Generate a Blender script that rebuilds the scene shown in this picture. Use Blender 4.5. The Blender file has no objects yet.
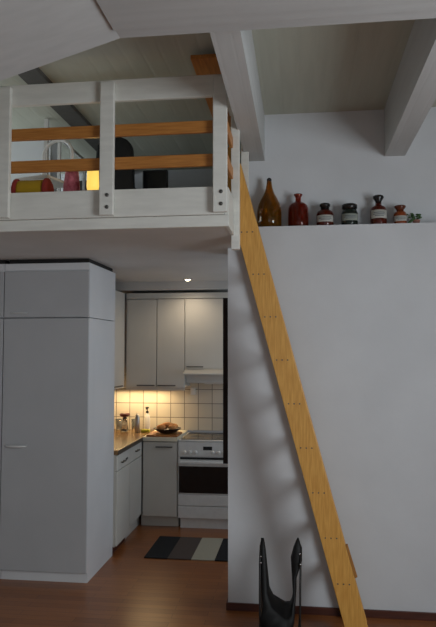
import bpy, bmesh, math, random
from mathutils import Vector, Matrix
random.seed(7)
sc = bpy.context.scene
COL = sc.collection

# ------------------------------------------------------------------ camera, world, light, exposure
cam_data = bpy.data.cameras.new('camera')
cam = bpy.data.objects.new('camera', cam_data)
COL.objects.link(cam)
F_PX = 640.0
cam_data.sensor_fit = 'VERTICAL'
cam_data.sensor_height = 36.0
cam_data.lens = 36.0 * F_PX / 627.0
cam_data.clip_start = 0.05
cam.location = (0, 0, 1.75)
yaw = math.atan(82 / F_PX)
pitch = math.atan(36.5 / F_PX)
cam.rotation_euler = (math.pi / 2 + pitch, 0, yaw)
sc.camera = cam

world = bpy.data.worlds.new('world')
sc.world = world
world.use_nodes = True
bg = world.node_tree.nodes['Background']
bg.inputs[0].default_value = (0.75, 0.85, 1.0, 1)
bg.inputs[1].default_value = 0.6


def area(name, loc, rot, sx, sy, power, col):
    d = bpy.data.lights.new(name, 'AREA')
    d.shape = 'RECTANGLE'
    d.size = sx
    d.size_y = sy
    d.energy = power
    d.color = col
    o = bpy.data.objects.new(name, d)
    COL.objects.link(o)
    o.location = loc
    o.rotation_euler = rot
    return o


# daylight by the side window; frontal fill from an unseen window added behind the camera
area('side_window_daylight', (2.55, 0.95, 1.85), (0, math.radians(90), 0), 1.6, 1.7, 104, (0.86, 0.94, 1.0))
area('rear_fill_light', (0.2, -2.50, 1.75), (math.radians(90), 0, 0), 2.4, 1.6, 10, (0.86, 0.94, 1.0))

area('kitchen_window_daylight', (0.66, 5.75, 1.6), (0, math.radians(90), 0), 1.0, 1.0, 9, (0.70, 0.84, 1.0))
area('loft_fill_light', (-3.22, 4.75, 3.0), (0, math.radians(-90), 0), 0.5, 2.0, 15, (0.82, 0.93, 1.0))  # fill light at an unseen window, added to brighten the loft

sc.view_settings.view_transform = 'Standard'
sc.view_settings.look = 'None'
sc.view_settings.gamma = 1.0
sc.view_settings.use_curve_mapping = False
sc.view_settings.exposure = 0.0

# ------------------------------------------------------------------ materials


def lin(c):
    r = []
    for v in c:
        v /= 255.0
        r.append(v / 12.92 if v <= 0.04045 else ((v + 0.055) / 1.055) ** 2.4)
    return tuple(r) + (1.0,)


def newmat(name):
    m = bpy.data.materials.new(name)
    m.use_nodes = True
    nt = m.node_tree
    return m, nt, nt.nodes['Principled BSDF']


def noise_mix(nt, c1, c2, scale, stretch=(1, 1, 1), detail=4.0, lo=0.35, hi=0.65):
    tc = nt.nodes.new('ShaderNodeTexCoord')
    mp = nt.nodes.new('ShaderNodeMapping')
    mp.inputs['Scale'].default_value = stretch
    nz = nt.nodes.new('ShaderNodeTexNoise')
    nz.inputs['Scale'].default_value = scale
    nz.inputs['Detail'].default_value = detail
    rp = nt.nodes.new('ShaderNodeValToRGB')
    rp.color_ramp.elements[0].position = lo
    rp.color_ramp.elements[1].position = hi
    rp.color_ramp.elements[0].color = c1
    rp.color_ramp.elements[1].color = c2
    nt.links.new(tc.outputs['Object'], mp.inputs['Vector'])
    nt.links.new(mp.outputs['Vector'], nz.inputs['Vector'])
    nt.links.new(nz.outputs['Fac'], rp.inputs['Fac'])
    return rp, nz, mp, tc


def paint(name, c, rough=0.6, var=5, scale=6.0, bump=0.03, stretch=(1, 1, 1)):
    m, nt, p = newmat(name)
    c1 = lin(tuple(max(0, v - var) for v in c))
    c2 = lin(tuple(min(255, v + var) for v in c))
    rp, nz, mp, tc = noise_mix(nt, c1, c2, scale, stretch)
    nt.links.new(rp.outputs['Color'], p.inputs['Base Color'])
    p.inputs['Roughness'].default_value = rough
    if bump:
        b = nt.nodes.new('ShaderNodeBump')
        b.inputs['Strength'].default_value = bump
        b.inputs['Distance'].default_value = 0.02
        n2 = nt.nodes.new('ShaderNodeTexNoise')
        n2.inputs['Scale'].default_value = scale * 12
        nt.links.new(mp.outputs['Vector'], n2.inputs['Vector'])
        nt.links.new(n2.outputs['Fac'], b.inputs['Height'])
        nt.links.new(b.outputs['Normal'], p.inputs['Normal'])
    return m


def board_concrete(name, c, axis, per_m=9.0, strength=0.35):
    """white painted concrete carrying the marks of the boards it was cast in"""
    m, nt, p = newmat(name)
    rp, nz, mp, tc = noise_mix(nt, lin(tuple(v - 4 for v in c)), lin(tuple(v + 2 for v in c)), 3.0,
                               (1, 1, 1) if axis == 'NONE' else ((7, .6, 7) if axis == 'X' else (.6, 7, 7)))
    nt.links.new(rp.outputs['Color'], p.inputs['Base Color'])
    p.inputs['Roughness'].default_value = 0.75
    w = nt.nodes.new('ShaderNodeTexWave')
    w.wave_type = 'BANDS'
    w.bands_direction = axis if axis in 'XYZ' else 'X'
    w.inputs['Scale'].default_value = per_m * 0.314
    w.inputs['Distortion'].default_value = 0.6
    r2 = nt.nodes.new('ShaderNodeValToRGB')
    r2.color_ramp.elements[0].position = 0.0
    r2.color_ramp.elements[1].position = 0.12
    b = nt.nodes.new('ShaderNodeBump')
    b.inputs['Strength'].default_value = strength
    b.inputs['Distance'].default_value = 0.01
    nt.links.new(tc.outputs['Object'], w.inputs['Vector'])
    nt.links.new(w.outputs['Fac'], r2.inputs['Fac'])
    nt.links.new(r2.outputs['Color'], b.inputs['Height'])
    nt.links.new(b.outputs['Normal'], p.inputs['Normal'])
    return m


def wood(name, dark, light, stretch, scale=5.0, rough=0.45):
    m, nt, p = newmat(name)
    rp, nz, mp, tc = noise_mix(nt, lin(dark), lin(light), scale, stretch, 6.0, 0.3, 0.7)
    nt.links.new(rp.outputs['Color'], p.inputs['Base Color'])
    p.inputs['Roughness'].default_value = rough
    return m


def plain(name, c, rough=0.5, metal=0.0, spec=0.5):
    m, nt, p = newmat(name)
    rp, nz, mp, tc = noise_mix(nt, lin(tuple(max(0, v - 3) for v in c)), lin(tuple(min(255, v + 3) for v in c)), 20.0)
    nt.links.new(rp.outputs['Color'], p.inputs['Base Color'])
    p.inputs['Roughness'].default_value = rough
    p.inputs['Metallic'].default_value = metal
    p.inputs['Specular IOR Level'].default_value = spec
    return m


def glass(name, c, trans=0.85, rough=0.06):
    m, nt, p = newmat(name)
    rp, nz, mp, tc = noise_mix(nt, lin(tuple(max(0, v - 10) for v in c)), lin(c), 14.0)
    nt.links.new(rp.outputs['Color'], p.inputs['Base Color'])
    p.inputs['Roughness'].default_value = rough
    p.inputs['Transmission Weight'].default_value = trans
    p.inputs['IOR'].default_value = 1.45
    return m


def emis(name, c, strength, base=None):
    m, nt, p = newmat(name)
    p.inputs['Base Color'].default_value = lin(base or c)
    p.inputs['Emission Color'].default_value = lin(c)
    p.inputs['Emission Strength'].default_value = strength
    return m


def tile_mat():
    m, nt, p = newmat('cream_wall_tiles')
    tc = nt.nodes.new('ShaderNodeTexCoord')
    sp = nt.nodes.new('ShaderNodeSeparateXYZ')
    cb = nt.nodes.new('ShaderNodeCombineXYZ')
    ad = nt.nodes.new('ShaderNodeMath')
    ad.operation = 'ADD'
    br = nt.nodes.new('ShaderNodeTexBrick')
    br.offset = 0.0
    br.inputs['Scale'].default_value = 1.0
    br.inputs['Brick Width'].default_value = 0.152
    br.inputs['Row Height'].default_value = 0.152
    br.inputs['Mortar Size'].default_value = 0.0035
    br.inputs['Mortar Smooth'].default_value = 0.1
    br.inputs['Color1'].default_value = lin((214, 206, 190))
    br.inputs['Color2'].default_value = lin((206, 198, 182))
    br.inputs['Mortar'].default_value = lin((112, 104, 92))
    nt.links.new(tc.outputs['Object'], sp.inputs[0])
    nt.links.new(sp.outputs['X'], ad.inputs[0])
    nt.links.new(sp.outputs['Y'], ad.inputs[1])
    nt.links.new(ad.outputs[0], cb.inputs['X'])
    nt.links.new(sp.outputs['Z'], cb.inputs['Y'])
    nt.links.new(cb.outputs[0], br.inputs['Vector'])
    nt.links.new(br.outputs['Color'], p.inputs['Base Color'])
    p.inputs['Roughness'].default_value = 0.3
    return m


def floor_mat():
    m, nt, p = newmat('reddish_brown_parquet')
    tc = nt.nodes.new('ShaderNodeTexCoord')
    br = nt.nodes.new('ShaderNodeTexBrick')
    br.offset = 0.37
    br.inputs['Scale'].default_value = 1.0
    br.inputs['Brick Width'].default_value = 0.62
    br.inputs['Row Height'].default_value = 0.068
    br.inputs['Mortar Size'].default_value = 0.0012
    br.inputs['Bias'].default_value = -0.1
    br.inputs['Color1'].default_value = lin((148, 88, 46))
    br.inputs['Color2'].default_value = lin((170, 106, 58))
    br.inputs['Mortar'].default_value = lin((74, 42, 26))
    mp = nt.nodes.new('ShaderNodeMapping')
    mp.inputs['Scale'].default_value = (1.2, 16, 1)
    nz = nt.nodes.new('ShaderNodeTexNoise')
    nz.inputs['Scale'].default_value = 4.0
    nz.inputs['Detail'].default_value = 6.0
    mx = nt.nodes.new('ShaderNodeMixRGB')
    mx.blend_type = 'MULTIPLY'
    mx.inputs['Fac'].default_value = 0.45
    nt.links.new(tc.outputs['Object'], br.inputs['Vector'])
    nt.links.new(tc.outputs['Object'], mp.inputs['Vector'])
    nt.links.new(mp.outputs['Vector'], nz.inputs['Vector'])
    nt.links.new(br.outputs['Color'], mx.inputs['Color1'])
    nt.links.new(nz.outputs['Fac'], mx.inputs['Color2'])
    nt.links.new(mx.outputs['Color'], p.inputs['Base Color'])
    p.inputs['Roughness'].default_value = 0.3
    return m


def rug_mat():
    m, nt, p = newmat('striped_woven_rug')
    tc = nt.nodes.new('ShaderNodeTexCoord')
    sp = nt.nodes.new('ShaderNodeSeparateXYZ')
    rp = nt.nodes.new('ShaderNodeValToRGB')
    cr = rp.color_ramp
    cr.interpolation = 'CONSTANT'
    md = nt.nodes.new('ShaderNodeMath')
    md.operation = 'MULTIPLY'
    md.inputs[1].default_value = 1.0 / 1.4
    cols = [(16, 16, 19), (80, 68, 62), (168, 162, 144), (16, 16, 19), (80, 68, 62), (168, 162, 144), (16, 16, 19)]
    while len(cr.elements) < len(cols):
        cr.elements.new(0.5)
    for i, c in enumerate(cols):
        cr.elements[i].position = i / 7.0
        cr.elements[i].color = lin(c)
    nt.links.new(tc.outputs['Object'], sp.inputs[0])
    nt.links.new(sp.outputs['X'], md.inputs[0])
    nt.links.new(md.outputs[0], rp.inputs['Fac'])
    wv = nt.nodes.new('ShaderNodeTexWave')
    wv.bands_direction = 'Y'
    wv.inputs['Scale'].default_value = 30
    bp = nt.nodes.new('ShaderNodeBump')
    bp.inputs['Strength'].default_value = 0.5
    bp.inputs['Distance'].default_value = 0.004
    nt.links.new(tc.outputs['Object'], wv.inputs['Vector'])
    nt.links.new(wv.outputs['Fac'], bp.inputs['Height'])
    nt.links.new(bp.outputs['Normal'], p.inputs['Normal'])
    nt.links.new(rp.outputs['Color'], p.inputs['Base Color'])
    p.inputs['Roughness'].default_value = 0.95
    return m


M = dict(
    wall=paint('white_wall_paint', (206, 207, 209), 0.7, 3, 2.5),
    soffit=paint('white_soffit_paint', (206, 202, 196), 0.8, 3, 2.5),
    ceil=board_concrete('board_marked_ceiling', (183, 184, 170), 'X', 9, 0.10),
    beam=board_concrete('board_marked_beam', (190, 190, 188), 'X', 14, 0.06),
    darkbeam=plain('dark_grey_beam_paint', (84, 82, 78), 0.8),
    frame=board_concrete('painted_portal_frame', (178, 177, 175), 'Y', 5, 0.06),
    floor=floor_mat(),
    tile=tile_mat(),
    base=wood('red_brown_baseboard', (66, 32, 22), (88, 44, 30), (1, 8, 8)),
    white=paint('white_gloss_wood', (214, 213, 210), 0.4, 4, 5, 0.02, (1, 1, 1)),
    railwhite=paint('white_painted_timber', (218, 216, 208), 0.45, 5, 5, 0.05, (1, 6, 6)),
    pine_x=wood('varnished_pine_rail', (158, 98, 42), (190, 128, 62), (1.2, 18, 18)),
    pine_y=wood('varnished_pine_side', (172, 106, 46), (202, 136, 66), (18, 1.2, 18)),
    pine_l=wood('ladder_pine', (190, 134, 58), (216, 163, 82), (22, 8, 1.6)),
    pine_e=wood('ladder_pine_tread', (196, 150, 80), (222, 182, 112), (14, 1.2, 14)),
    pine_d=wood('ladder_pine_knotty', (140, 94, 40), (168, 116, 56), (14, 14, 2)),
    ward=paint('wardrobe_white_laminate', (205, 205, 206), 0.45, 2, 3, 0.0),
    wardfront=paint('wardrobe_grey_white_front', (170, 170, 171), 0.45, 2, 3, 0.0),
    cab=paint('kitchen_white_laminate', (205, 201, 192), 0.4, 2, 3, 0.0),
    grey=plain('dark_grey_gap', (58, 56, 54), 0.6),
    gap=plain('black_shadow_gap', (26, 22, 20), 0.8),
    bow=plain('pale_metal_bow_handle', (214, 214, 212), 0.35, 0.3),
    handle=plain('grey_metal_pull', (92, 90, 86), 0.4, 0.6),
    chrome=plain('brushed_chrome', (205, 205, 208), 0.25, 1.0),
    bolt=plain('steel_bolt', (98, 96, 92), 0.4, 0.8),
    ctop=wood('oiled_oak_worktop', (112, 82, 48), (152, 116, 72), (10, 1.2, 10), 4, 0.22),
    ctop2=plain('cream_worktop', (228, 220, 198), 0.35),
    ctedge=plain('dark_worktop_edge', (74, 62, 50), 0.4),
    enamel=plain('white_enamel', (226, 224, 220), 0.25),
    ovenglass=plain('black_oven_glass', (10, 10, 11), 0.12),
    hob=plain('ceramic_hob_glass', (46, 40, 34), 0.1),
    ring=plain('hob_ring_print', (92, 86, 80), 0.3),
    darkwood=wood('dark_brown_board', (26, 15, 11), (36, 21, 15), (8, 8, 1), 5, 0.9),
    rug=rug_mat(),
    leather=plain('black_leather', (15, 14, 14), 0.6, 0.0, 0.3),
    blackmetal=plain('black_metal_rod', (46, 44, 43), 0.35, 0.7),
    black=plain('matt_black', (14, 14, 15), 0.6),
    screen=plain('dark_screen', (18, 19, 22), 0.2),
    amber=glass('brown_amber_glass', (196, 142, 44), 0.92),
    red=glass('red_brown_glass', (176, 62, 34), 0.88),
    deepred=glass('deep_red_brown_glass', (120, 46, 30), 0.6),
    green=glass('dark_green_glass', (46, 56, 48), 0.5),
    orange=glass('orange_brown_glass', (186, 96, 52), 0.55),
    stopper=plain('black_glass_stopper', (24, 22, 22), 0.25),
    stopbrown=plain('brown_glass_stopper', (92, 44, 26), 0.25),
    label=plain('white_paper_label', (186, 184, 176), 0.8),
    labelgrey=plain('grey_paper_label', (156, 160, 150), 0.8),
    ink=plain('dark_ink', (96, 102, 108), 0.8),
    leaf=plain('green_leaf', (62, 92, 48), 0.5),
    terracotta=plain('pink_clay_pot', (168, 118, 104), 0.8),
    yellow=plain('yellow_cloth', (176, 142, 22), 0.85),
    redcloth=plain('red_cloth', (140, 42, 34), 0.85),
    pink=paint('pink_patterned_cloth', (176, 84, 96), 0.85, 40, 18, 0.1),
    shade=emis('lit_yellow_shade', (255, 212, 100), 0.88),
    bulb=emis('lit_lamp_lens', (255, 236, 200), 9.0),
    warmtube=emis('lit_tube', (255, 214, 140), 2.5),
    wicker=wood('chopping_board_wood', (150, 92, 44), (182, 118, 62), (2, 14, 14)),
    bowl=plain('dark_bowl', (42, 28, 22), 0.35),
    bread=paint('bread_crust', (222, 150, 84), 0.7, 22, 24, 0.1),
    rosewood=plain('red_brown_lid', (96, 32, 22), 0.35),
    steel=plain('satin_steel', (172, 170, 168), 0.3, 0.9),
    clear=glass('clear_glass', (236, 238, 236), 0.9, 0.03),
    plasticw=plain('white_plastic', (228, 226, 220), 0.4),
    sponge=plain('yellow_green_sponge', (156, 156, 44), 0.9),
    curtain=plain('window_frame_white', (230, 230, 228), 0.5),
)

# ------------------------------------------------------------------ mesh helpers
ORG = {}


class MB:
    def __init__(self):
        self.bm = bmesh.new()

    def _merge(self, b2, smooth=False):
        me = bpy.data.meshes.new('tmp')
        for f in b2.faces:
            f.smooth = smooth
        b2.to_mesh(me)
        b2.free()
        self.bm.from_mesh(me)
        bpy.data.meshes.remove(me)
        return self

    def box(self, x0, x1, y0, y1, z0, z1, bev=0.0, mat=None):
        b = bmesh.new()
        bmesh.ops.create_cube(b, size=1.0)
        for v in b.verts:
            v.co = Vector(((x0 + x1) / 2 + v.co.x * (x1 - x0), (y0 + y1) / 2 + v.co.y * (y1 - y0),
                           (z0 + z1) / 2 + v.co.z * (z1 - z0)))
        if bev:
            bmesh.ops.bevel(b, geom=list(b.edges), offset=bev, segments=2, profile=0.5, affect='EDGES')
        if mat is not None:
            b.transform(mat)
        return self._merge(b)

    def prism(self, pts, axis, a0, a1, bev=0.0):
        """polygon given in the two other axes, extruded along axis"""
        b = bmesh.new()

        def mk(p, a):
            return Vector({'X': (a, p[0], p[1]), 'Y': (p[0], a, p[1]), 'Z': (p[0], p[1], a)}[axis])
        lo = [b.verts.new(mk(p, a0)) for p in pts]
        hi = [b.verts.new(mk(p, a1)) for p in pts]
        n = len(pts)
        b.faces.new(lo)
        b.faces.new(hi[::-1])
        for i in range(n):
            j = (i + 1) % n
            b.faces.new((lo[j], lo[i], hi[i], hi[j]))
        bmesh.ops.recalc_face_normals(b, faces=list(b.faces))
        if bev:
            bmesh.ops.bevel(b, geom=list(b.edges), offset=bev, segments=2, profile=0.5, affect='EDGES')
        return self._merge(b)

    def lathe(self, prof, cx, cy, z0, seg=28, smooth=True, sx=1.0, sy=1.0):
        b = bmesh.new()
        rings = []
        for r, z in prof:
            if r < 1e-5:
                rings.append([b.verts.new((cx, cy, z0 + z))])
            else:
                rings.append([b.verts.new((cx + r * sx * math.cos(2 * math.pi * k / seg),
                                           cy + r * sy * math.sin(2 * math.pi * k / seg), z0 + z)) for k in range(seg)])
        for a, c in zip(rings[:-1], rings[1:]):
            for k in range(seg):
                j = (k + 1) % seg
                if len(a) == 1 and len(c) == 1:
                    continue
                if len(a) == 1:
                    b.faces.new((a[0], c[k], c[j]))
                elif len(c) == 1:
                    b.faces.new((a[k], c[0], a[j]))
                else:
                    b.faces.new((a[k], c[k], c[j], a[j]))
        for rg in (rings[0], rings[-1]):
            if len(rg) > 1:
                b.faces.new(rg)
        bmesh.ops.recalc_face_normals(b, faces=list(b.faces))
        return self._merge(b, smooth)

    def tube(self, pts, r, seg=10, closed=False):
        b = bmesh.new()
        pts = [Vector(p) for p in pts]
        n = len(pts)
        rr = r if isinstance(r, (list, tuple)) else [r] * n
        up = None
        rings = []
        for i, p in enumerate(pts):
            if closed:
                d = pts[(i + 1) % n] - pts[i - 1]
            else:
                d = pts[min(i + 1, n - 1)] - pts[max(i - 1, 0)]
            d.normalize()
            if up is None:
                up = Vector((0, 0, 1)) if abs(d.z) < 0.9 else Vector((1, 0, 0))
            s = d.cross(up).normalized()
            up = s.cross(d).normalized()
            rings.append([b.verts.new(p + (s * math.cos(2 * math.pi * k / seg) + up * math.sin(2 * math.pi * k / seg)) * rr[i])
                          for k in range(seg)])
        prs = list(zip(rings[:-1], rings[1:]))
        if closed:
            prs.append((rings[-1], rings[0]))
        for a, c in prs:
            for k in range(seg):
                j = (k + 1) % seg
                b.faces.new((a[k], a[j], c[j], c[k]))
        if not closed:
            b.faces.new(rings[0][::-1])
            b.faces.new(rings[-1])
        bmesh.ops.recalc_face_normals(b, faces=list(b.faces))
        return self._merge(b, True)

    def blob(self, c, r, sub=2, jit=0.0, smooth=True):
        b = bmesh.new()
        bmesh.ops.create_icosphere(b, subdivisions=sub, radius=1.0)
        for v in b.verts:
            k = 1.0 + random.uniform(-jit, jit)
            v.co = Vector((c[0] + v.co.x * r[0] * k, c[1] + v.co.y * r[1] * k, c[2] + v.co.z * r[2] * k))
        return self._merge(b, smooth)

    def build(self, name, mat, parent=None, origin=None, label=None):
        """coordinates are world coordinates (before any turn of the root)"""
        me = bpy.data.meshes.new(name)
        off = ORG[parent.name] if parent else Vector(origin or (0, 0, 0))
        self.bm.transform(Matrix.Translation(-off))
        self.bm.to_mesh(me)
        self.bm.free()
        me.materials.append(mat)
        o = bpy.data.objects.new(name, me)
        COL.objects.link(o)
        ORG[o.name] = off.copy()
        if parent:
            o.parent = parent
        else:
            o.location = off
        if label:
            o['label'] = label
        return o


def thing(name, label, cat, loc, rz=0.0, group=None):
    o = bpy.data.objects.new(name, None)
    COL.objects.link(o)
    o.empty_display_size = 0.1
    o.location = loc
    o.rotation_euler = (0, 0, rz)
    ORG[o.name] = Vector(loc)
    o['label'] = label
    o['category'] = cat
    if group:
        o['group'] = group
    return o


def tag(o, label, cat, group=None):
    o['label'] = label
    o['category'] = cat
    if group:
        o['group'] = group
    return o


def struct(o, label=None):
    o['kind'] = 'structure'
    if label:
        o['label'] = label
    return o


def B(*a, **k):
    return MB().box(*a, **k)


# ------------------------------------------------------------------ the setting
CEIL = 3.46          # ceiling
SOF = 2.46           # underside of the loft
WY = 4.40            # face of the white wall behind the ladder
LEDGE = 2.604        # its top
UY = 4.58            # wall above the ledge, set back
RX = 2.6             # right wall
LX = -3.3
struct(B(LX, RX, -2.6, 7.0, -0.1, 0.0).build('floor', M['floor']), 'reddish brown strip parquet floor')
struct(B(LX, RX, -2.6, 7.0, CEIL, CEIL + 0.1).build('ceiling', M['ceil']), 'white board-marked concrete ceiling')
struct(B(-0.495, RX, WY, UY + 0.14, 0.0, LEDGE).build('wall_back', M['wall']), 'white wall behind the ladder, its top forming a ledge')
struct(B(-0.36, RX, UY, UY + 0.14, LEDGE, CEIL).build('wall_upper', M['wall']), 'white wall set back above the bottle ledge')
mb = B(LX - 0.1, LX, -2.6, 3.7, 0, CEIL)
mb.box(LX - 0.1, LX, 5.8, 7.0, 0, CEIL).box(LX - 0.1, LX, 3.7, 5.8, 0, 2.7).box(LX - 0.1, LX, 3.7, 5.8, 3.3, CEIL)
struct(mb.build('wall_left', M['wall']), 'white left wall of the room')
mb = MB()
mb.box(LX - .07, LX - .02, 3.7, 3.76, 2.7, 3.3, .003).box(LX - .07, LX - .02, 5.74, 5.8, 2.7, 3.3, .003)
mb.box(LX - .07, LX - .02, 3.7, 5.8, 2.7, 2.75, .003).box(LX - .07, LX - .02, 3.7, 5.8, 3.25, 3.3, .003)
w4 = struct(mb.build('loft_fill_window', M['curtain']), 'unseen white framed window added at the left to brighten the loft')  # added window out of view, sized for the light it gives the loft
B(LX - .05, LX - .04, 3.75, 5.75, 2.74, 3.26).build('pane', M['clear'], w4)
mb = MB()
wy0, wy1, wz0, wz1 = 0.05, 1.85, 1.0, 2.7
mb.box(RX, RX + 0.2, -2.6, wy0, 0, CEIL).box(RX, RX + 0.2, wy1, UY, 0, CEIL)
mb.box(RX, RX + 0.2, wy0, wy1, 0, wz0).box(RX, RX + 0.2, wy0, wy1, wz1, CEIL)
struct(mb.build('wall_right', M['wall']), 'white right wall with the side window')
mb = MB()
mb.box(LX, -1.0, -2.8, -2.6, 0, CEIL).box(1.4, RX, -2.8, -2.6, 0, CEIL)
mb.box(-1.0, 1.4, -2.8, -2.6, 0, 0.95).box(-1.0, 1.4, -2.8, -2.6, 2.55, CEIL)
struct(mb.build('wall_front', M['wall']), 'white wall behind the viewer with an added window')
mb = MB()
for a, b_ in ((wy0, wy0 + .06), ((wy0 + wy1) / 2 - .03, (wy0 + wy1) / 2 + .03), (wy1 - .06, wy1)):
    mb.box(RX + 0.05, RX + 0.11, a, b_, wz0, wz1, 0.004)
mb.box(RX + 0.05, RX + 0.11, wy0, wy1, wz0, wz0 + .06, 0.004).box(RX + 0.05, RX + 0.11, wy0, wy1, wz1 - .06, wz1, 0.004)
w1 = struct(mb.build('window_1', M['curtain']), 'white framed side window')
B(RX + 0.075, RX + 0.085, wy0 + .05, wy1 - .05, wz0 + .05, wz1 - .05).build('pane', M['clear'], w1)
mb = MB()
for a, b_ in ((-1.0, -.94), (.17, .23), (1.34, 1.4)):
    mb.box(a, b_, -2.71, -2.65, 0.95, 2.55, 0.004)
mb.box(-1.0, 1.4, -2.71, -2.65, 0.95, 1.01, 0.004).box(-1.0, 1.4, -2.71, -2.65, 2.49, 2.55, 0.004)
w2 = struct(mb.build('rear_fill_window', M['curtain']), 'unseen white framed window added behind the viewer for frontal fill')  # added out of view to carry the frontal fill
B(-.95, 1.35, -2.685, -2.675, 1.0, 2.5).build('pane', M['clear'], w2)

# kitchen walls
struct(B(-2.27, -2.17, 5.425, 6.9, 0, SOF).build('wall_left_kitchen', M['wall']))
struct(B(-2.27, 0.8, 6.9, 7.0, 0, SOF).build('wall_back_kitchen', M['wall']))
mb = MB()
mb.box(0.7, 0.8, UY + 0.14, 5.2, 0, SOF).box(0.7, 0.8, 6.3, 6.9, 0, SOF).box(0.7, 0.8, 5.2, 6.3, 0, 1.05).box(0.7, 0.8, 5.2, 6.3, 2.15, SOF)
struct(mb.build('wall_right_kitchen', M['wall']))
mb = MB()
mb.box(.72, .77, 5.2, 5.26, 1.05, 2.15, .003).box(.72, .77, 6.24, 6.3, 1.05, 2.15, .003).box(.72, .77, 5.2, 6.3, 1.05, 1.11, .003).box(.72, .77, 5.2, 6.3, 2.09, 2.15, .003)
w3 = struct(mb.build('window_3', M['curtain']), 'white framed kitchen window hidden behind the ladder wall')
B(.74, .75, 5.25, 6.25, 1.1, 2.1).build('pane', M['clear'], w3)
struct(B(-2.162, 0.69, 6.888, 6.899, 0.885, 1.56).build('wall_back_tiles', M['tile'], origin=(-2.162, 6.888, 0.885 - 0.018)), 'cream square tiles above the worktop')
struct(B(-2.169, -2.158, 5.43, 6.887, 0.885, 1.56).build('wall_left_tiles', M['tile'], origin=(-2.162, 6.888, 0.885 - 0.018)), 'cream square tiles above the left worktop')

# baseboards
struct(B(-0.495, RX, WY - 0.014, WY, 0.0, 0.05, 0.002).build('baseboard_back', M['base']), 'red-brown wooden baseboard below the white wall')
struct(B(-0.507, -0.495, WY - 0.014, UY + 0.14, 0.0, 0.05, 0.002).build('baseboard_end', M['base']))

# portal frame near the viewer: level soffit, a bend, then a haunch falling to the left
FX, FZ, FY = -0.737, 3.05, 2.53
hz = FZ - 0.293 * (FX - LX)
mb = MB()
mb.prism([(LX, hz), (FX, FZ), (RX, FZ), (RX, CEIL), (LX, CEIL)], 'Y', 1.35, FY)
mb.prism([(FX + .0, FZ - .012), (RX, FZ - .012), (RX, FZ), (FX + 0.0, FZ)], 'Y', 1.35, FY - 0.085)
struct(mb.build('portal_frame', M['frame']), 'white concrete portal frame with a haunch falling to the left')

# roof beams running away from the viewer
for i, (a, b_, lab) in enumerate(((0.604, 0.745, 'white concrete beam ending above the row of bottles, right'),
                                  (-0.378, -0.245, 'white concrete beam above the corner of the loft'),
                                  (-1.70, -1.56, 'dark grey beam under the roof over the left half of the loft'))):
    struct(B(a, b_, FY if i < 2 else 3.45, UY if i == 0 else 5.9, 3.12 if i < 2 else 3.43, CEIL).build('ceiling_beam', M['beam' if i < 2 else 'darkbeam']), lab)

# loft
struct(B(LX, -0.42, 3.62, WY, SOF, SOF + 0.055).build('loft_floor', M['soffit']), 'white loft floor, its underside seen from below')
struct(B(LX, -0.25, WY, 6.9, SOF, SOF + 0.055).build('loft_floor', M['soffit']), 'ceiling over the kitchen carrying the loft') if False else None
mb = B(LX, -0.496, WY, UY + 0.14, SOF, SOF + 0.055)
mb.box(LX, 0.8, UY + 0.14, 7.0, SOF, SOF + 0.055)
struct(mb.build('ceiling_kitchen', M['soffit']), 'white ceiling over the kitchen')
struct(B(LX, -0.25, 5.9, 6.0, SOF + 0.055, CEIL).build('wall_back_loft', M['wall']), 'white wall at the back of the loft')
struct(B(-0.36, -0.25, UY + 0.14, 5.9, SOF + 0.055, 3.12).build('wall_right_loft', M['wall']))
struct(B(-2.75, -1.95, 4.78, 4.93, SOF + 0.055, CEIL).build('wall_left_loft', M['wall']), 'white wall pier standing on the loft at the left')
# edge boards of the loft
struct(B(LX, -0.398, 3.595, 3.62, SOF - 0.004, SOF + 0.062, 0.003).build('trim_1', M['railwhite']), 'white edge board along the front of the loft floor')
struct(B(-0.42, -0.398, 3.62, WY - 0.001, SOF - 0.004, SOF + 0.062, 0.003).build('trim_2', M['railwhite']), 'white edge board along the right end of the loft floor')
# bulkhead over the kitchen wall cabinets
struct(B(-2.17, 0.69, 6.5, 6.9, 2.375, SOF).build('trim_3', M['soffit']), 'painted bulkhead above the kitchen wall cabinets')
struct(B(-1.815, -0.61, 6.555, 6.575, 2.287, 2.347, 0.002).build('trim_4', M['cab']), 'white filler strip above the kitchen wall cabinets')

# ------------------------------------------------------------------ loft railing
rl = thing('loft_railing', 'white loft railing with two pine rails and bolted white posts', 'railing', (-1.1, 3.6, SOF + 0.062))
K0, K1 = SOF + 0.064, 2.686
B(LX + .02, -0.425, 3.585, 3.607, K0, K1, 0.003).build('kickboard', M['railwhite'], rl)
B(-0.424, -0.402, 3.607, 3.899, K0, K1, 0.003).build('kickboard', M['railwhite'], rl)
B(LX + .02, -0.40, 3.578, 3.607, 3.212, 3.340, 0.004).build('top_rail', M['railwhite'], rl)
B(-0.426, -0.40, 3.607, 3.899, 3.207, 3.332, 0.004).build('top_rail', M['railwhite'], rl)
for z0, z1 in ((2.808, 2.879), (3.004, 3.075)):
    B(LX + .02, -0.428, 3.588, 3.612, z0, z1, 0.004).build('rail', M['pine_x'], rl, label='varnished pine rail')
    B(-0.427, -0.405, 3.612, 3.899, z0, z1, 0.004).build('rail', M['pine_y'], rl, label='varnished pine rail')
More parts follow.
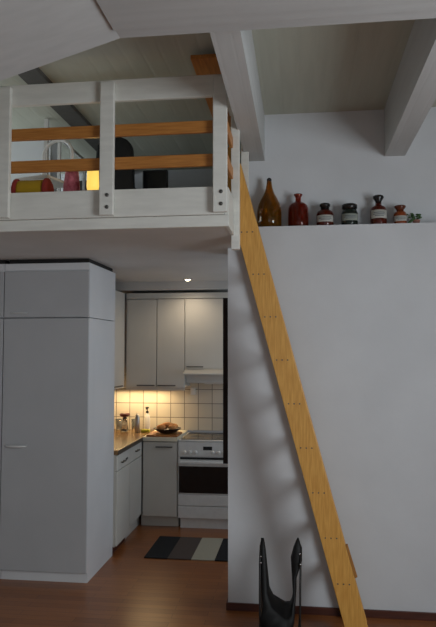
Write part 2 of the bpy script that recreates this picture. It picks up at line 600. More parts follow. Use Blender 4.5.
for x0, x1 in ((-2.45, -2.37), (-1.785, -1.702), (-1.149, -1.066), (-0.484, -0.403)):
    p_ = B(x0, x1, 3.545, 3.577, 2.530, 3.318, 0.004).build('post', M['railwhite'], rl)
    for z in (2.575, 2.645) if x0 > -1.5 else ():
        xc = (x0 + x1) / 2 + 0.006
        m_ = MB()
        m_.lathe([(0.0, 0), (0.011, 0), (0.011, 0.004), (0.007, 0.007), (0, 0.007)], 0, 0, 0, 12)
        m_.bm.transform(Matrix.Translation((xc, 3.545, z)) @ Matrix.Rotation(math.pi / 2, 4, 'X'))
        m_.build('bolt', M['bolt'], p_)
# posts at the ladder opening
p_ = B(-0.420, -0.374, 3.958, 3.99 - 0.045, 2.37, 3.318, 0.004) if False else B(-0.418, -0.366, 3.90, 3.945, 2.37, 3.318, 0.004)
p_.build('post', M['railwhite'], rl)
mb = B(-0.397, -0.345, 4.352, 4.395, 2.46, 3.215, 0.004)
tag(mb.build('grab_post', M['railwhite'], origin=(-0.37, 4.375, 2.46)), 'short white post behind the top of the ladder', 'post')

# ------------------------------------------------------------------ ladder
ld = thing('loft_ladder', 'steep pine ladder leaning against the right end of the loft', 'ladder', (0.31, 4.15, 0))
S = 0.268


def rx(z):               # upper edge of the stringer at height z
    return 0.4166 - S * z


def stringer(y0, y1):
    W = 0.138
    zt, xt = 3.03, None
    pts = [(rx(0) - W, 0.0), (rx(0), 0.0), (rx(zt), zt), (rx(zt) - 0.05, zt), (rx(zt - .12) - W, zt - .12)]
    return MB().prism(pts, 'Y', y0, y1, 0.003)


LY0, LY1 = 3.95, 4.345
ns = stringer(LY0, LY0 + 0.034).build('stringer', M['pine_l'], ld)
stringer(LY1 - 0.034, LY1).build('stringer', M['pine_l'], ld)
for k in range(-3, 7):
    z = 1.954 - 0.2655 * k + 0.0
    if z > 2.75 or z < 0.2:
        continue
    xr = rx(z) - 0.018
    xl = xr - 0.112
    B(xl, xr, LY0 + 0.0345, LY1 - 0.0345, z - 0.016, z + 0.016, 0.004).build('tread', M['pine_e'], ld)
    m_ = MB()
    for q in (0.2, 0.5, 0.8):
        m_.lathe([(0, 0), (0.0048, 0), (0.0048, 0.0012), (0, 0.0012)], 0, 0, 0, 10, False)
        sub = m_
    # three countersunk screws to a tread, one mesh each
    m_.bm.free()
    for q in (0.2, 0.5, 0.8):
        s_ = MB()
        s_.lathe([(0, 0), (0.0048, 0), (0.0048, 0.0012), (0, 0.0012)], 0, 0, 0, 10, False)
        s_.bm.transform(Matrix.Translation((xl + (xr - xl) * q, LY0, z)) @ Matrix.Rotation(math.pi / 2, 4, 'X'))
        s_.build('screw', M['bolt'], ns)
for z in (2.98,):
    s_ = MB()
    s_.lathe([(0, 0), (0.010, 0), (0.010, 0.004), (0, 0.005)], 0, 0, 0, 12, False)
    s_.bm.transform(Matrix.Translation((rx(z) - 0.014, LY0, z)) @ Matrix.Rotation(math.pi / 2, 4, 'X'))
    s_.build('bolt', M['bolt'], ns)
MB().prism([(rx(.585) + .001, .585), (rx(.59) + .015, .59), (rx(.40) + .019, .405), (rx(.395) + .001, .395)], 'Y', LY0 + .002, LY0 + .034, 0.002).build(
    'cleat', M['pine_d'], ld, label='short darker pine cleat on the stringer edge')

# ------------------------------------------------------------------ wardrobes


def bow_handle(x0, x1, y, z, r=0.006, out=0.03):
    pts = []
    for i in range(13):
        t = i / 12
        pts.append((x0 + (x1 - x0) * t, y - out * math.sin(math.pi * t) ** 0.6, z + 0.0))
    return MB().tube(pts, [r * (0.7 + 0.5 * math.sin(math.pi * i / 12)) for i in range(13)], 8)


def wardrobe(x0, x1, label, side_handle):
    t = thing('wardrobe', label, 'wardrobe', ((x0 + x1) / 2, 4.97, 0), 0, 'tall wardrobes below the loft')
    B(x0, x1, 4.738, 5.42, 0.075, 1.996, 0.002).build('body', M['ward'], t)
    B(x0, x1, 4.738, 5.42, 2.001, 2.422, 0.002).build('top_box', M['ward'], t)
    B(x0 + .02, x1 - .02, 4.76, 5.40, 2.4225, 2.459).build('shadow_gap_fill', M['gap'], t)  # black filler painting the shade between wardrobe top and loft underside
    B(x0 + .002, x1 - .002, 4.755, 5.41, 0.0, 0.075).build('plinth', M['ward'], t)
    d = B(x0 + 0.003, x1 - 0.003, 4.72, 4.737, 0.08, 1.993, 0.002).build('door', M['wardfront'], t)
    bow_handle(x0 + 0.035, x0 + 0.205, 4.72, 1.015, 0.009).build('handle', M['bow'], d)
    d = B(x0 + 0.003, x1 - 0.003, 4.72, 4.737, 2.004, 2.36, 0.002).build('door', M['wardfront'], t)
    bow_handle(x0 + 0.055, x0 + 0.19, 4.72, 2.036, 0.004, 0.02).build('handle', M['bow'], d)
    B(x0 + 0.001, x1 - 0.001, 4.725, 4.737, 2.368, 2.422, 0.001).build('fascia', M['ward'], t)
    return t


wardrobe(-2.285, -1.60, 'white wardrobe with its bare side beside the kitchen opening', 0)
wardrobe(-2.972, -2.287, 'white wardrobe cut off by the left edge of the picture', 0)

# ------------------------------------------------------------------ kitchen base units


def bar_handle_x(x0, x1, y, z):
    m = MB().box(x0, x1, y - 0.026, y - 0.014, z - 0.006, z + 0.006, 0.002)
    m.box(x0 + .01, x0 + .018, y - .016, y - .0002, z - .004, z + .004).box(x1 - .018, x1 - .01, y - .016, y - .0002, z - .004, z + .004)
    return m


def bar_handle_y(y0, y1, x, z):
    m = MB().box(x + 0.014, x + 0.026, y0, y1, z - 0.006, z + 0.006, 0.002)
    m.box(x + .0002, x + .016, y0 + .01, y0 + .018, z - .004, z + .004).box(x + .0002, x + .016, y1 - .018, y1 - .01, z - .004, z + .004)
    return m


# left run
t = thing('dishwasher', 'white-fronted dishwasher under the worktop, nearest the wardrobe', 'dishwasher', (-1.87, 5.64, 0))
B(-2.155, -1.592, 5.43, 5.846, 0.06, 0.842, 0.002).build('body', M['cab'], t)
B(-2.15, -1.612, 5.43, 5.84, 0.0, 0.06).build('plinth', M['base'], t)
d = B(-1.59, -1.572, 5.432, 5.844, 0.07, 0.70, 0.002).build('door', M['cab'], t)
d = B(-1.59, -1.572, 5.432, 5.844, 0.706, 0.838, 0.002).build('control_panel', M['cab'], t)
bar_handle_y(5.53, 5.64, -1.572, 0.765).build('handle', M['handle'], d)
m_ = MB()
m_.box(-1.5718, -1.566, 5.70, 5.76, 0.755, 0.775, .002)
m_.build('button', M['handle'], d)
t = thing('base_cabinet', 'white base cabinet in the kitchen corner, right of the dishwasher', 'cabinet', (-1.87, 6.07, 0), 0, 'white kitchen base cabinets')
B(-2.155, -1.592, 5.85, 6.296, 0.10, 0.842, 0.002).build('body', M['cab'], t)
B(-2.15, -1.622, 5.85, 6.40, 0.0, 0.10).build('plinth', M['cab'], t)
d = B(-1.59, -1.572, 5.853, 6.290, 0.13, 0.70, 0.002).build('door', M['cab'], t)
d = B(-1.59, -1.572, 5.853, 6.290, 0.706, 0.838, 0.002).build('drawer', M['cab'], t)
bar_handle_y(6.02, 6.13, -1.572, 0.785).build('handle', M['handle'], d)
# back run
t = thing('base_cabinet', 'white base cabinet with one door, left of the cooker', 'cabinet', (-1.38, 6.6, 0), 0, 'white kitchen base cabinets')
B(-1.568, -1.212, 6.322, 6.88, 0.105, 0.842, 0.002).build('body', M['cab'], t)
B(-1.590, -1.212, 6.365, 6.86, 0.0, 0.103).build('plinth', M['cab'], t)
d = B(-1.562, -1.219, 6.30, 6.320, 0.11, 0.836, 0.002).build('door', M['cab'], t)
bar_handle_x(-1.43, -1.26, 6.30, 0.79).build('handle', M['handle'], d)

wt = thing('worktop', 'brown oak worktop along the left side of the kitchen', 'worktop', (-1.86, 6.0, 0.845))
B(-2.156, -1.566, 5.428, 6.884, 0.845, 0.885, 0.003).build('slab', M['ctop'], wt)
B(-1.5655, -1.560, 5.428, 6.286, 0.845, 0.884, 0.001).build('edge_strip', M['ctedge'], wt, label='dark edge strip')
tag(B(-1.5645, -1.212, 6.288, 6.884, 0.845, 0.885, 0.003).build('worktop', M['ctop2'], origin=(-1.39, 6.59, 0.845)),
    'short cream worktop between the oak worktop and the cooker', 'worktop')

# ------------------------------------------------------------------ cooker
ck = thing('cooker', 'white freestanding cooker with black ceramic hob and dark oven window', 'cooker', (-0.905, 6.59, 0))
cx0, cx1, cy = -1.205, -0.608, 6.30
B(cx0, cx1, cy + 0.022, 6.88, 0.095, 0.845, 0.002).build('body', M['enamel'], ck)
B(cx0 + .02, cx1 - .02, cy + 0.03, 6.86, 0.0, 0.094).build('plinth', M['enamel'], ck)
B(cx0, cx1, cy - 0.002, 6.88, 0.846, 0.862, 0.004).build('hob_frame', M['enamel'], ck)
hb = B(cx0 + .02, cx1 - .02, cy + 0.03, 6.86, 0.862, 0.866, 0.001).build('hob', M['hob'], ck, label='black ceramic glass hob')
for hx, hy, hr in ((-1.05, 6.45, .09), (-0.77, 6.45, .075), (-1.05, 6.71, .075), (-0.77, 6.71, .09)):
    MB().tube([(hx + hr * math.cos(a * math.pi / 16), hy + hr * math.sin(a * math.pi / 16), 0.8663) for a in range(32)], 0.0012, 6, True).build('cooking_zone', M['ring'], hb)
pn = B(cx0 + .001, cx1 - .001, cy, cy + 0.02, 0.700, 0.844, 0.003).build('control_panel', M['enamel'], ck)
for kx in (-1.14, -1.085, -1.03, -0.86, -0.80, -0.745):
    m_ = MB().lathe([(0, 0), (0.019, 0), (0.016, 0.016), (0.012, 0.018), (0, 0.018)], 0, 0, 0, 18)
    m_.bm.transform(Matrix.Translation((kx, cy - .0002, 0.742)) @ Matrix.Rotation(math.pi / 2, 4, 'X'))
    m_.box(kx - .002, kx + .002, cy - .020, cy - .017, .744, .758)
    m_.build('knob', M['plasticw'], pn)
B(-0.955, -0.865, cy - .002, cy - .0002, 0.765, 0.800, .0005).build('display', M['black'], pn, label='black display')
od = B(cx0 + .001, cx1 - .001, cy, cy + 0.02, 0.335, 0.696, 0.003).build('oven_door', M['enamel'], ck)
B(cx0 + .008, cx1 - .008, cy - .003, cy - .0002, 0.345, 0.605, 0.001).build('oven_window', M['ovenglass'], od, label='black oven window')
m_ = MB().box(cx0 + .02, cx1 - .02, cy - 0.045, cy - 0.022, 0.632, 0.662, 0.008)
m_.box(cx0 + .06, cx0 + .08, cy - .025, cy - .0002, .64, .655).box(cx1 - .08, cx1 - .06, cy - .025, cy - .0002, .64, .655)
m_.build('handle', M['enamel'], od)
B(cx0 + .02, cx1 - .02, cy - .0012, cy - .0002, 0.672, 0.694).build('vent_slot', M['black'], od, label='dark vent slot')
B(cx0 + .001, cx1 - .001, cy, cy + 0.02, 0.222, 0.330, 0.003).build('drawer', M['enamel'], ck)
B(cx0 + .001, cx1 - .001, cy, cy + 0.02, 0.100, 0.215, 0.003).build('drawer', M['enamel'], ck)

# dark strip on the end of the wall
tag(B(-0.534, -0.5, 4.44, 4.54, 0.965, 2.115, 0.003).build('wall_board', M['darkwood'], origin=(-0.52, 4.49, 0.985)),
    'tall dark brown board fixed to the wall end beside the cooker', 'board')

# ------------------------------------------------------------------ kitchen wall units


def wall_cab(x0, x1, zb, label, hx0, hx1):
    t = thing('wall_cabinet', label, 'cabinet', ((x0 + x1) / 2, 6.72, zb), 0, 'white kitchen wall cabinets')
    B(x0, x1, 6.572, 6.884, zb + .006, 2.285, 0.002).build('body', M['cab'], t)
    d = B(x0 + .003, x1 - .003, 6.55, 6.570, zb, 2.28, 0.002).build('door', M['cab'], t)
    bar_handle_x(hx0, hx1, 6.55, zb + 0.022).build('handle', M['handle'], d)
    return t


wall_cab(-1.812, -1.485, 1.36, 'white wall cabinet in the kitchen corner, left of two tall ones', -1.69, -1.50)
wall_cab(-1.483, -1.188, 1.36, 'white wall cabinet next to the shorter one over the hood', -1.47, -1.28)
wall_cab(-1.186, -0.61, 1.555, 'short white wall cabinet above the cooker hood', -1.165, -0.99)
t = thing('wall_cabinet', 'white wall cabinet on the left kitchen wall, partly behind the wardrobe', 'cabinet', (-2.0, 6.15, 1.36), 0, 'white kitchen wall cabinets')
B(-2.155, -1.842, 5.75, 6.52, 1.366, 2.345, 0.002).build('body', M['cab'], t)
d = B(-1.840, -1.820, 5.753, 6.517, 1.36, 2.345, 0.002).build('door', M['cab'], t)
bar_handle_y(6.10, 6.38, -1.820, 1.385).build('handle', M['handle'], d)

hd = thing('cooker_hood', 'slim white cooker hood below the short wall cabinet', 'cooker hood', (-0.9, 6.7, 1.43))
B(-1.184, -0.612, 6.62, 6.885, 1.405, 1.552, 0.003).build('body', M['cab'], hd)
MB().prism([(6.619, 1.552), (6.55, 1.552), (6.44, 1.512), (6.44, 1.498), (6.619, 1.498)], 'X', -1.184, -0.612, 0.003).build('visor', M['cab'], hd)
B(-1.0, -0.80, 6.68, 6.78, 1.392, 1.4045, .002).build('lamp_cover', M['plasticw'], hd)

# under-cabinet tube lamp over the left corner of the worktop
ul = thing('cabinet_lamp', 'lit tube lamp under the corner wall cabinet', 'lamp', (-1.75, 6.78, 1.33))
B(-1.81, -1.50, 6.76, 6.82, 1.352, 1.3655, .003).build('housing', M['plasticw'], ul)
B(-1.812, -1.19, 6.575, 6.589, 1.330, 1.3655, .002).build('pelmet', M['cab'], ul)
MB().tube([(-1.80, 6.79, 1.343), (-1.51, 6.79, 1.343)], 0.008, 10).build('tube', M['warmtube'], ul, label='glowing tube')
a_ = area('cabinet_lamp_light', (-1.78, 6.76, 1.32), (math.radians(-10), 0, 0), 0.62, 0.05, 4.6, (1.0, 0.72, 0.38))
a_.parent = ul
a_.location = Vector((-1.72, 6.76, 1.328)) - Vector((-1.75, 6.78, 1.33))

# spot lamp in the ceiling
sp = thing('ceiling_spot', 'small lit round spotlight set in the kitchen ceiling', 'lamp', (-1.11, 6.28, SOF - .01))
MB().lathe([(0.030, 0.0095), (0.048, 0.0095), (0.048, 0.004), (0.042, 0), (0.032, 0.003)], -1.11, 6.28, SOF - .01, 28).build('trim_ring', M['chrome'], sp)
MB().lathe([(0, -0.012), (0.015, -0.009), (0.026, 0.0), (0.029, 0.0094), (0, 0.0094)], -1.11, 6.28, SOF - .01, 20).build('lens', M['bulb'], sp)
ld_ = bpy.data.lights.new('ceiling_spot_light', 'SPOT')
ld_.energy = 8
ld_.color = (1.0, 0.82, 0.6)
ld_.spot_size = math.radians(165)
ld_.spot_blend = 1.0
ld_.shadow_soft_size = 0.04
lo_ = bpy.data.objects.new('ceiling_spot_light', ld_)
COL.objects.link(lo_)
lo_.parent = sp
lo_.location = (0, 0, -0.05)

# socket
t = thing('wall_socket', 'small white switch box on the tiles below the wall cabinet', 'switch', (-1.15, 6.88, 1.30))
B(-1.178, -1.128, 6.85, 6.8875, 1.268, 1.345, .004).build('housing', M['plasticw'], t)
B(-1.165, -1.141, 6.846, 6.8498, 1.29, 1.325, .001).build('rocker', M['plasticw'], t)

# ------------------------------------------------------------------ things on the worktop
WT = 0.885
t = thing('chopping_board', 'brown wooden chopping board on the cream worktop under the bread bowl', 'chopping board', (-1.35, 6.45, WT))
m_ = MB().box(-1.53, -1.215, 6.30, 6.58, WT, WT + 0.022, .005)
m_.build('board', M['wicker'], t)
bx, by = -1.345, 6.45
t = thing('bowl', 'dark bowl heaped with bread on the chopping board', 'bowl', (bx, by, WT + .022))
MB().lathe([(0, .0), (0.06, 0.0), (0.10, 0.018), (0.138, 0.046), (0.142, 0.05), (0.136, 0.05), (0.098, 0.026), (0.055, 0.01), (0, 0.01)], bx, by, WT + .022, 36).build('body', M['bowl'], t)
loaves = (((-0.055, -.035, .062), (.05, .035, .028), 'round golden bread roll at the left front of the bowl'),
          ((.058, -.038, .062), (.046, .036, .027), 'round golden bread roll at the right front of the bowl'),
          ((-.048, .045, .064), (.05, .036, .028), 'bread roll at the left back of the bowl'),
          ((.055, .042, .064), (.048, .036, .028), 'bread roll at the right back of the bowl'),
          ((0.002, .002, .088), (.056, .036, .022), 'bread roll lying on top of the others in the bowl'))
for c, r, lab in loaves:
    w = (bx + c[0], by + c[1], WT + .022 + c[2])
    tag(MB().blob(w, r, 3, .02).build('bread_roll', M['bread'], origin=(w[0], w[1], w[2] - r[2])), lab, 'bread', 'bread rolls in the dark bowl')

t = thing('storage_jar', 'slim glass jar with a wide red-brown lid on the oak worktop', 'jar', (-1.85, 6.66, WT))
MB().lathe([(0, 0), (.042, 0), (.044, .01), (.030, .09), (.022, .155), (.020, .155), (.027, .09), (.040, .012), (0, .008)], -1.85, 6.66, WT, 24).build('body', M['clear'], t)
MB().lathe([(0, .156), (.024, .156), (.052, .170), (.056, .185), (.046, .196), (.015, .20), (0, .20)], -1.85, 6.66, WT, 24).build('lid', M['rosewood'], t)
t = thing('canister', 'tall satin steel canister beside the red-lidded jar', 'canister', (-1.705, 6.63, WT))
MB().lathe([(0, 0), (.027, 0), (.029, .004), (.027, .165), (.024, .17), (0, .17)], -1.705, 6.63, WT, 24).build('body', M['steel'], t)
MB().lathe([(0, .1702), (.022, .1702), (.024, .178), (.010, .186), (.008, .20), (0, .202)], -1.705, 6.63, WT, 20).build('lid', M['steel'], t)
t = thing('soap_bottle', 'white bottle with a black pump against the tiles', 'bottle', (-1.645, 6.82, WT))
MB().lathe([(0, 0), (.030, 0), (.031, .006), (.031, .13), (.024, .16), (.012, .175), (.012, .185), (0, .185)], -1.645, 6.82, WT, 22).build('body', M['plasticw'], t)
m_ = MB().lathe([(0, .1852), (.015, .1852), (.015, .205), (.006, .209), (.006, .232), (.018, .235), (.018, .25), (0, .252)], -1.645, 6.82, WT, 16)
m_.tube([(-1.645, 6.82, WT + .243), (-1.645, 6.775, WT + .24), (-1.645, 6.765, WT + .23)], .006, 8)
m_.build('pump', M['black'], t, label='black pump')
t = tag(MB().box(-1.665, -1.575, 6.62, 6.68, WT, WT + .03, .008).build('sponge', M['sponge'], origin=(-1.62, 6.65, WT)), 'yellow-green sponge on the worktop beside the chopping board', 'sponge')
for i, (gx, gy, lab) in enumerate(((-1.95, 6.78, 'clear drinking glass on the worktop behind the red-lidded jar'), (-1.78, 6.80, 'clear drinking glass on the worktop behind the steel canister'))):
    o = MB().lathe([(0, 0), (.030, 0), (.036, .12), (.034, .12), (.028, .008), (0, .008)], gx, gy, WT, 22).build('drinking_glass', M['clear'], origin=(gx, gy, WT))
    tag(o, lab, 'glass', 'drinking glasses on the worktop')

# ------------------------------------------------------------------ rug
m_ = MB().box(-1.318, 0.0, 5.37, 5.99, 0.0005, 0.010, .003)
tag(m_.build('rug', M['rug'], origin=(-1.318, 5.68, 0.0005)), 'striped rug in black, brown and beige on the kitchen floor', 'rug')

# ------------------------------------------------------------------ bottles on the ledge


def bottle(label, x, prof, mat, stop=None, stopmat=None, lab=None, labmat=None, wall=0.004):
    t = thing('bottle', label, 'bottle', (x, 4.488, LEDGE), 0, 'old glass bottles on the ledge')
    prof = [(r * 1.08, z * 1.055) for r, z in prof]
    stop = [(r * 1.08, z) for r, z in stop] if stop else None
    lab = (lab[0] * 1.08, lab[1] * 1.055, lab[2] * 1.055) if lab else None
    stop = [(r, z + prof[-1][1] * (1 - 1 / 1.055)) for r, z in stop] if stop else None
    inner = [(max(r - wall, 0.001), z) for r, z in prof if r > wall and z > .004]
    inner[0] = (inner[0][0], .006)
    full = [(0, 0)] + prof + inner[::-1] + [(0, .006)]
    MB().lathe(full, x, 4.488, LEDGE, 36).build('body', mat, t)
    if stop:
        MB().lathe(stop, x, 4.488, LEDGE, 28).build('stopper', stopmat, t)
    if lab:
        r, z0, z1 = lab
        m = MB()
        b = bmesh.new()
        n = 18
        vs = []
        for k in range(n + 1):
            a = math.radians(-90 - 68 + 136 * k / n)
            vs.append([b.verts.new((x + rr * math.cos(a), 4.488 + rr * math.sin(a), LEDGE + z)) for rr, z in ((r + .0004, z0), (r + .0012, z0), (r + .0012, z1), (r + .0004, z1))])
        for a_, c_ in zip(vs[:-1], vs[1:]):
            for q in range(4):
                b.faces.new((a_[q], c_[q], c_[(q + 1) % 4], a_[(q + 1) % 4]))
        b.faces.new(vs[0])
        b.faces.new(vs[-1][::-1])
        bmesh.ops.recalc_face_normals(b, faces=list(b.faces))
        m._merge(b, True)
        lo = m.build('paper_label', labmat, t, label='paper label')
        m = MB()
        for zz, w in ((.68, 40), (.48, 46), (.30, 30)):
            zc = z0 + (z1 - z0) * zz
            m.tube([(x + (r + .0016) * math.cos(math.radians(-90 + a)), 4.488 + (r + .0016) * math.sin(math.radians(-90 + a)), LEDGE + zc) for a in range(-w, w + 1, 6)], (z1 - z0) * .05, 6)
        m.build('faded_lettering', M['ink'], lo)
    return t


bottle('largest brown glass bottle with a long pointed neck, leftmost on the ledge', -0.209,
       [(.070, 0), (.078, .006), (.080, .05), (.081, .095), (.079, .13), (.069, .168), (.052, .205), (.033, .240), (.022, .275), (.017, .305), (.0155, .322)],
       M['amber'], [(0, .3222), (.0155, .3222), (.016, .336), (.009, .346), (0, .348)], M['stopper'])
bottle('red-brown glass bottle with flat shoulders and flared lip, second from the left', -0.006,
       [(.060, 0), (.066, .006), (.067, .03), (.066, .125), (.060, .150), (.042, .166), (.024, .173), (.019, .182), (.018, .205), (.028, .222), (.028, .228)],
       M['red'])
bottle('small red-brown jar with black lid and white label, left of the dark green jar', 0.179,
       [(.048, 0), (.053, .005), (.055, .02), (.055, .085), (.048, .105), (.030, .116), (.026, .118)],
       M['deepred'], [(0, .1182), (.028, .1182), (.028, .138), (.034, .142), (.034, .156), (.028, .162), (0, .163)], M['stopper'], (.055, .03, .075), M['label'])
bottle('squat dark green jar with broad black lid and grey label', 0.348,
       [(.046, 0), (.051, .005), (.053, .02), (.053, .09), (.046, .108), (.042, .112)],
       M['green'], [(0, .1122), (.043, .1122), (.043, .118), (.049, .122), (.049, .146), (.042, .152), (0, .153)], M['stopper'], (.053, .035, .08), M['labelgrey'])
bottle('tall dark red bottle with black flared stopper and white label', 0.545,
       [(.046, 0), (.051, .006), (.052, .02), (.052, .10), (.046, .122), (.026, .135), (.020, .138), (.019, .152)],
       M['deepred'], [(0, .1522), (.018, .1522), (.020, .165), (.034, .188), (.034, .200), (.026, .206), (0, .207)], M['stopper'], (.052, .045, .10), M['label'])
bottle('smallest orange-brown bottle with brown stopper, beside the tiny plant', 0.690,
       [(.036, 0), (.040, .005), (.041, .02), (.041, .07), (.036, .086), (.024, .094), (.020, .098)],
       M['orange'], [(0, .0982), (.022, .0982), (.024, .106), (.036, .122), (.036, .130), (.026, .135), (0, .136)], M['stopbrown'], (.041, .025, .06), M['label'])
# tiny plant
t = thing('potted_plant', 'tiny green plant in a pink clay pot at the right end of the ledge', 'plant', (0.797, 4.488, LEDGE))
MB().lathe([(0, 0), (.018, 0), (.024, .030), (.026, .030), (.026, .036), (.022, .036), (.020, .028), (0, .028)], 0.797, 4.488, LEDGE, 20).build('pot', M['terracotta'], t)
m_ = MB()
st = MB()
for k in range(13):
    a = k * 2.4
    rr = random.uniform(.022, .056)
    dx = math.cos(a) * rr - (.012 if k % 3 == 0 else 0)
    dy = math.sin(a) * rr * .7
    dz = random.uniform(.030, .072) - rr * .35
    p0 = Vector((0.797, 4.488, LEDGE + .028))
    p1 = p0 + Vector((dx, dy, dz))
    st.tube([p0, p0 + Vector((dx * .4, dy * .4, dz * .75)), p1], .0015, 5)
    m_.blob(p1, (.014, .012, .007), 1, .1)
# trailing shoot to the left
p0 = Vector((0.797, 4.488, LEDGE + .03))
for k in range(4):
    p1 = p0 + Vector((-.02 - .010 * k, -.012, .012 - .008 * k))
    m_.blob(p1, (.013, .011, .009), 1, .1)
st.tube([p0, p0 + Vector((-.03, -.012, .014)), p0 + Vector((-.05, -.012, -.012))], .0015, 5)
st.build('stem', M['leaf'], t)
m_.build('leaves', M['leaf'], t)

# ------------------------------------------------------------------ leather sling rack by the ladder foot
rk = thing('sling_rack', 'black leather sling rack with two pointed upright ends beside the ladder', 'rack', (-0.13, 3.98, 0))
# front outline of the sling, inner and outer edge, from the left tip down and up to the right tip
inner_px = [(-0.227, 0.604), (-0.217, 0.543), (-0.207, 0.443), (-0.194, 0.305), (-0.16, 0.235), (-0.135, 0.202), (-0.105, 0.182), (-0.075, 0.184), (-0.062, 0.212), (-0.054, 0.295), (-0.06, 0.39), (-0.066, 0.498), (-0.048, 0.563), (-0.026, 0.614)]
outer_px = [(-0.245, 0.604), (-0.252, 0.543), (-0.252, 0.443), (-0.25, 0.305), (-0.248, 0.235), (-0.245, 0.17), (-0.23, 0.07), (-0.075, 0.06), (-0.045, 0.16), (-0.034, 0.275), (-0.03, 0.38), (0.003, 0.478), (0.003, 0.553), (-0.017, 0.612)]
half = [.008, .03, .05, .085, .115, .13, .14, .14, .13, .10, .06, .04, .03, .008]
b = bmesh.new()
rows = []
for i in range(len(half)):
    ring = []
    NS = 8
    ix, iz = inner_px[i]
    ux, uz = outer_px[i]
    mx_, mz_ = (ix + ux) / 2, (iz + uz) / 2
    for k in range(NS + 1):
        v = -1 + 2 * k / NS
        g = 1 - .55 * v * v if 2 < i < 11 else 1 - .35 * v * v
        y = 3.98 + v * half[i]
        if i in (5, 6, 7, 8):
            g = 1.0
        ring.append((b.verts.new((mx_ + (ix - mx_) * g, y, mz_ + (iz - mz_) * g)), b.verts.new((mx_ + (ux - mx_) * g, y, mz_ + (uz - mz_) * g))))
    rows.append(ring)
for r0, r1 in zip(rows[:-1], rows[1:]):
    for k in range(len(r0) - 1):
        b.faces.new((r0[k][0], r0[k + 1][0], r1[k + 1][0], r1[k][0]))
        b.faces.new((r0[k][1], r1[k][1], r1[k + 1][1], r0[k + 1][1]))
    b.faces.new((r0[0][0], r1[0][0], r1[0][1], r0[0][1]))
    b.faces.new((r0[-1][0], r0[-1][1], r1[-1][1], r1[-1][0]))
for r0 in (rows[0], rows[-1]):
    for k in range(len(r0) - 1):
        b.faces.new((r0[k][0], r0[k][1], r0[k + 1][1], r0[k + 1][0]))
bmesh.ops.recalc_face_normals(b, faces=list(b.faces))
m_ = MB()
m_._merge(b, True)
sl = m_.build('sling', M['leather'], rk)
# bent rod frame: two hoops crossing below the sling
for s in (-1, 1):
    y0 = 3.98 + s * .125
    MB().tube([(-.246, 3.98 + s * .02, .57), (-.25, 3.98 + s * .05, .47), (-.248, 3.98 + s * .10, .30), (-.246, y0, .12), (-.24, y0, .012), (-.20, y0, .007), (-.06, y0, .007), (-.022, y0, .012), (-.012, y0, .12), (-.010, 3.98 + s * .10, .30), (-.006, 3.98 + s * .055, .45), (-.006, 3.98 + s * .02, .56)], .006, 10).build('frame_rod', M['blackmetal'], rk)
for (x, y, z) in ((-.243, 3.926, .475), (-.243, 3.933, .51), (-.008, 3.926, .475), (-.012, 3.944, .53)):
    MB().blob((x, y - .006, z), (.006, .006, .006), 2).build('rivet', M['chrome'], sl)

# ------------------------------------------------------------------ things on the loft
LF = SOF + 0.055
# lit table lamp on a low box
t = thing('low_table', 'low white table behind the loft kickboard carrying the lit lamp', 'table', (-1.32, 3.95, LF))
B(-1.47, -1.15, 3.82, 4.06, LF + .215, LF + .235, .003).build('table_top', M['white'], t)
for x in (-1.455, -1.165):
    for y in (3.835, 4.045):
        B(x - .012, x + .012, y - .012, y + .012, LF, LF + .2145).build('leg', M['white'], t)
lx, ly, lz = -1.312, 3.92, LF + .235
t = thing('table_lamp', 'small lit yellow lamp glowing behind the loft railing', 'lamp', (lx, ly, lz))
MB().lathe([(0, 0), (.034, 0), (.034, .006), (.012, .012), (.012, .022), (0, .022)], lx, ly, lz, 20).build('base', M['chrome'], t)
MB().lathe([(.030, .0225), (.036, .024), (.040, .05), (.037, .155), (.034, .160), (.030, .155), (.034, .05)], lx, ly, lz, 28).build('lamp_shade', M['shade'], t)
d_ = bpy.data.lights.new('table_lamp_light', 'POINT')
d_.energy = 0.3
d_.color = (1, .66, .28)
d_.shadow_soft_size = .03
o = bpy.data.objects.new('table_lamp_light', d_)
COL.objects.link(o)
o.parent = t
o.location = (0, 0, .19)

# yellow bolster with red ends
t = thing('bolster', 'yellow roll cushion with red ends on the loft floor', 'cushion', (-1.69, 3.86, LF))
bz = LF + .25
m_ = MB().lathe([(0, -.085), (.066, -.085), (.069, -.075), (.067, 0), (.069, .075), (.066, .085), (0, .085)], 0, 0, 0, 28)
# a stack: the roll rests on a folded mattress
m_.bm.transform(Matrix.Translation((-1.69, 3.86, bz)) @ Matrix.Rotation(math.pi / 2, 4, 'Y'))
m_.build('roll', M['yellow'], t)
for s in (-1, 1):
    m_ = MB().lathe([(0, 0), (.066, 0), (.079, .008), (.079, .022), (.06, .034), (0, .036)], 0, 0, 0, 28)
    m_.bm.transform(Matrix.Translation((-1.69 + s * .0855, 3.86, bz)) @ Matrix.Rotation(s * math.pi / 2, 4, 'Y'))
    m_.build('end_cap', M['redcloth'], t, label='red end')
ORG  # roll height set by the mattress below
tag(B(-2.05, -1.50, 3.70, 3.92, LF, LF + .168, .03).build('floor_mattress', M['ward'], origin=(-1.77, 3.97, LF)),
    'pale folded mattress on the loft floor under the yellow roll', 'mattress')
# pink cloth
c = (-1.475, 3.83, LF)
t = tag(MB().blob((-1.385, 3.74, LF + .20), (.052, .05, .20), 3, .07).build('cushion', M['pink'], origin=(-1.385, 3.74, LF)),
        'pink patterned cushion standing right of the yellow roll', 'cushion')

# white metal chair with a hoop back
t = thing('metal_chair', 'white tubular metal chair with a hooped back on the loft', 'chair', (-1.68, 4.25, LF), math.radians(-15))
o3 = ORG[t.name]


def W(x, y, z):
    return (o3.x + x, o3.y + y, o3.z + z)


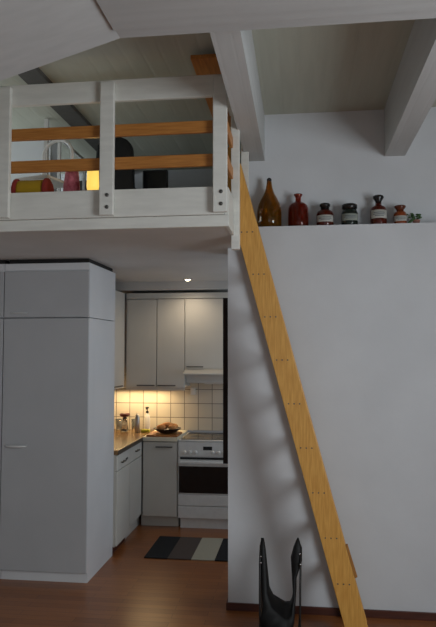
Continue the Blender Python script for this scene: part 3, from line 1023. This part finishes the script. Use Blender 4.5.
hp = [W(-.122, 0, .0), W(-.122, 0, .36), W(-.122, 0, .60)]
for k in range(1, 9):
    a = math.pi - k * math.pi / 9
    hp.append(W(.122 * math.cos(a), 0, .60 + .11 * math.sin(a)))
hp += [W(.122, 0, .60), W(.122, 0, .36), W(.122, 0, 0)]
MB().tube(hp, .013, 10).build('back_hoop', M['white'], t)
for x in (-.135, .135):
    MB().tube([W(x * .85, -.24, .36), W(x * .85, -.245, 0)], .012, 10).build('leg', M['white'], t)
m_ = MB()
q = W(0, -.15, .36)
m_.box(q[0] - .135, q[0] + .135, q[1] - .14, q[1] + .135, q[2], q[2] + .02, .006)
m_.build('seat', M['white'], t)

# white metal rack behind it
t = thing('metal_rail', 'white metal frame with a long rail beside the white pier on the loft', 'frame', (-1.85, 4.85, LF))
B(-1.865, -1.835, 4.44, 4.47, LF, CEIL - .001, .002).build('post', M['white'], t)
B(-1.862, -1.838, 4.70, 4.724, LF, 3.3845, .002).build('post', M['white'], t)
B(-1.858, -1.842, 4.471, 5.30, 3.385, 3.41, .003).build('rail', M['white'], t)
B(-1.862, -1.838, 5.276, 5.30, LF, 3.3845, .002).build('post', M['white'], t)

# dark jacket-like cover hanging in the gap : dark cupboard behind the chair
t = thing('cupboard', 'dark cupboard behind the hooped white chair on the loft', 'cupboard', (-1.75, 5.6, LF))
B(-2.02, -1.50, 5.40, 5.88, LF, 3.25, .004).build('body', M['black'], t)
for x0, x1 in ((-2.015, -1.762), (-1.758, -1.505)):
    B(x0, x1, 5.382, 5.399, LF + .02, 3.24, .003).build('door', M['grey'], t)

# office chair
t = thing('office_chair', 'black padded chair with rounded back on the loft', 'chair', (-1.42, 4.75, LF))
ox, oy = -1.425, 4.75
prof = []
for k in range(9):
    a = math.pi * k / 8
    prof.append((ox + .145 * math.cos(a) * (1.0), LF + .79 + .11 * math.sin(a)))
pts = [(ox - .16, LF + .40), (ox + .16, LF + .40)] + prof
MB().prism(pts, 'Y', oy, oy + .07, .015).build('backrest', M['black'], t)
MB().box(ox - .16, ox + .16, oy + .0705, oy + .40, LF + .36, LF + .43, .02).build('seat', M['black'], t)
MB().tube([(ox, oy + .24, LF + .06), (ox, oy + .24, LF + .362)], .022, 12).build('column', M['blackmetal'], t)
for k in range(5):
    a = 2 * math.pi * k / 5 + .3
    e = (ox + .2 * math.cos(a), oy + .24 + .22 * math.sin(a))
    MB().tube([(ox, oy + .24, LF + .075), (e[0], e[1], LF + .045)], [.018, .012], 8).build('leg', M['black'], t)
    MB().blob((e[0], e[1], LF + .02), (.02, .02, .02), 2).build('caster', M['black'], t)
MB().tube([(ox, oy + .12, LF + .345), (ox, oy + .035, LF + .35), (ox, oy + .035, LF + .41)], .014, 8).build('back_bar', M['blackmetal'], t)

# desk and monitor
t = thing('desk', 'low dark desk on the loft carrying the screen', 'desk', (-0.98, 5.05, LF))
B(-1.22, -0.76, 4.85, 5.25, LF + .42, LF + .445, .003).build('desk_top', M['grey'], t)
for x in (-1.205, -.775):
    for y in (4.865, 5.235):
        B(x - .013, x + .013, y - .013, y + .013, LF, LF + .4195).build('leg', M['grey'], t)
t = thing('monitor', 'flat dark screen on the desk beside the black chair', 'monitor', (-1.12, 5.02, LF + .445))
mz = LF + .445
m_ = MB().lathe([(0, 0), (.09, 0), (.09, .008), (.03, .014), (0, .014)], -1.14, 5.05, mz, 28)
m_.build('base', M['black'], t)
B(-1.165, -1.115, 5.055, 5.075, mz + .0142, mz + .12, .003).build('neck', M['black'], t)
B(-1.262, -1.055, 5.01, 5.054, mz + .055, mz + .25, .010).build('casing', M['black'], t)
B(-1.25, -1.067, 5.008, 5.0098, mz + .068, mz + .238, .0005).build('screen', M['screen'], t)

# pine board under the roof, beside the middle beam
t = thing('pine_shelf', 'pine shelf board hung under the ceiling beside the middle beam', 'shelf', (-0.5, 4.2, 3.38))
B(-0.605, -0.3795, 3.49, 4.62, 3.395, 3.42, .003).build('board', M['pine_y'], t)
for y in (3.75, 4.6):
    B(-0.50, -0.48, y, y + .02, 3.4205, CEIL - .0005).build('hanger', M['pine_d'], t)
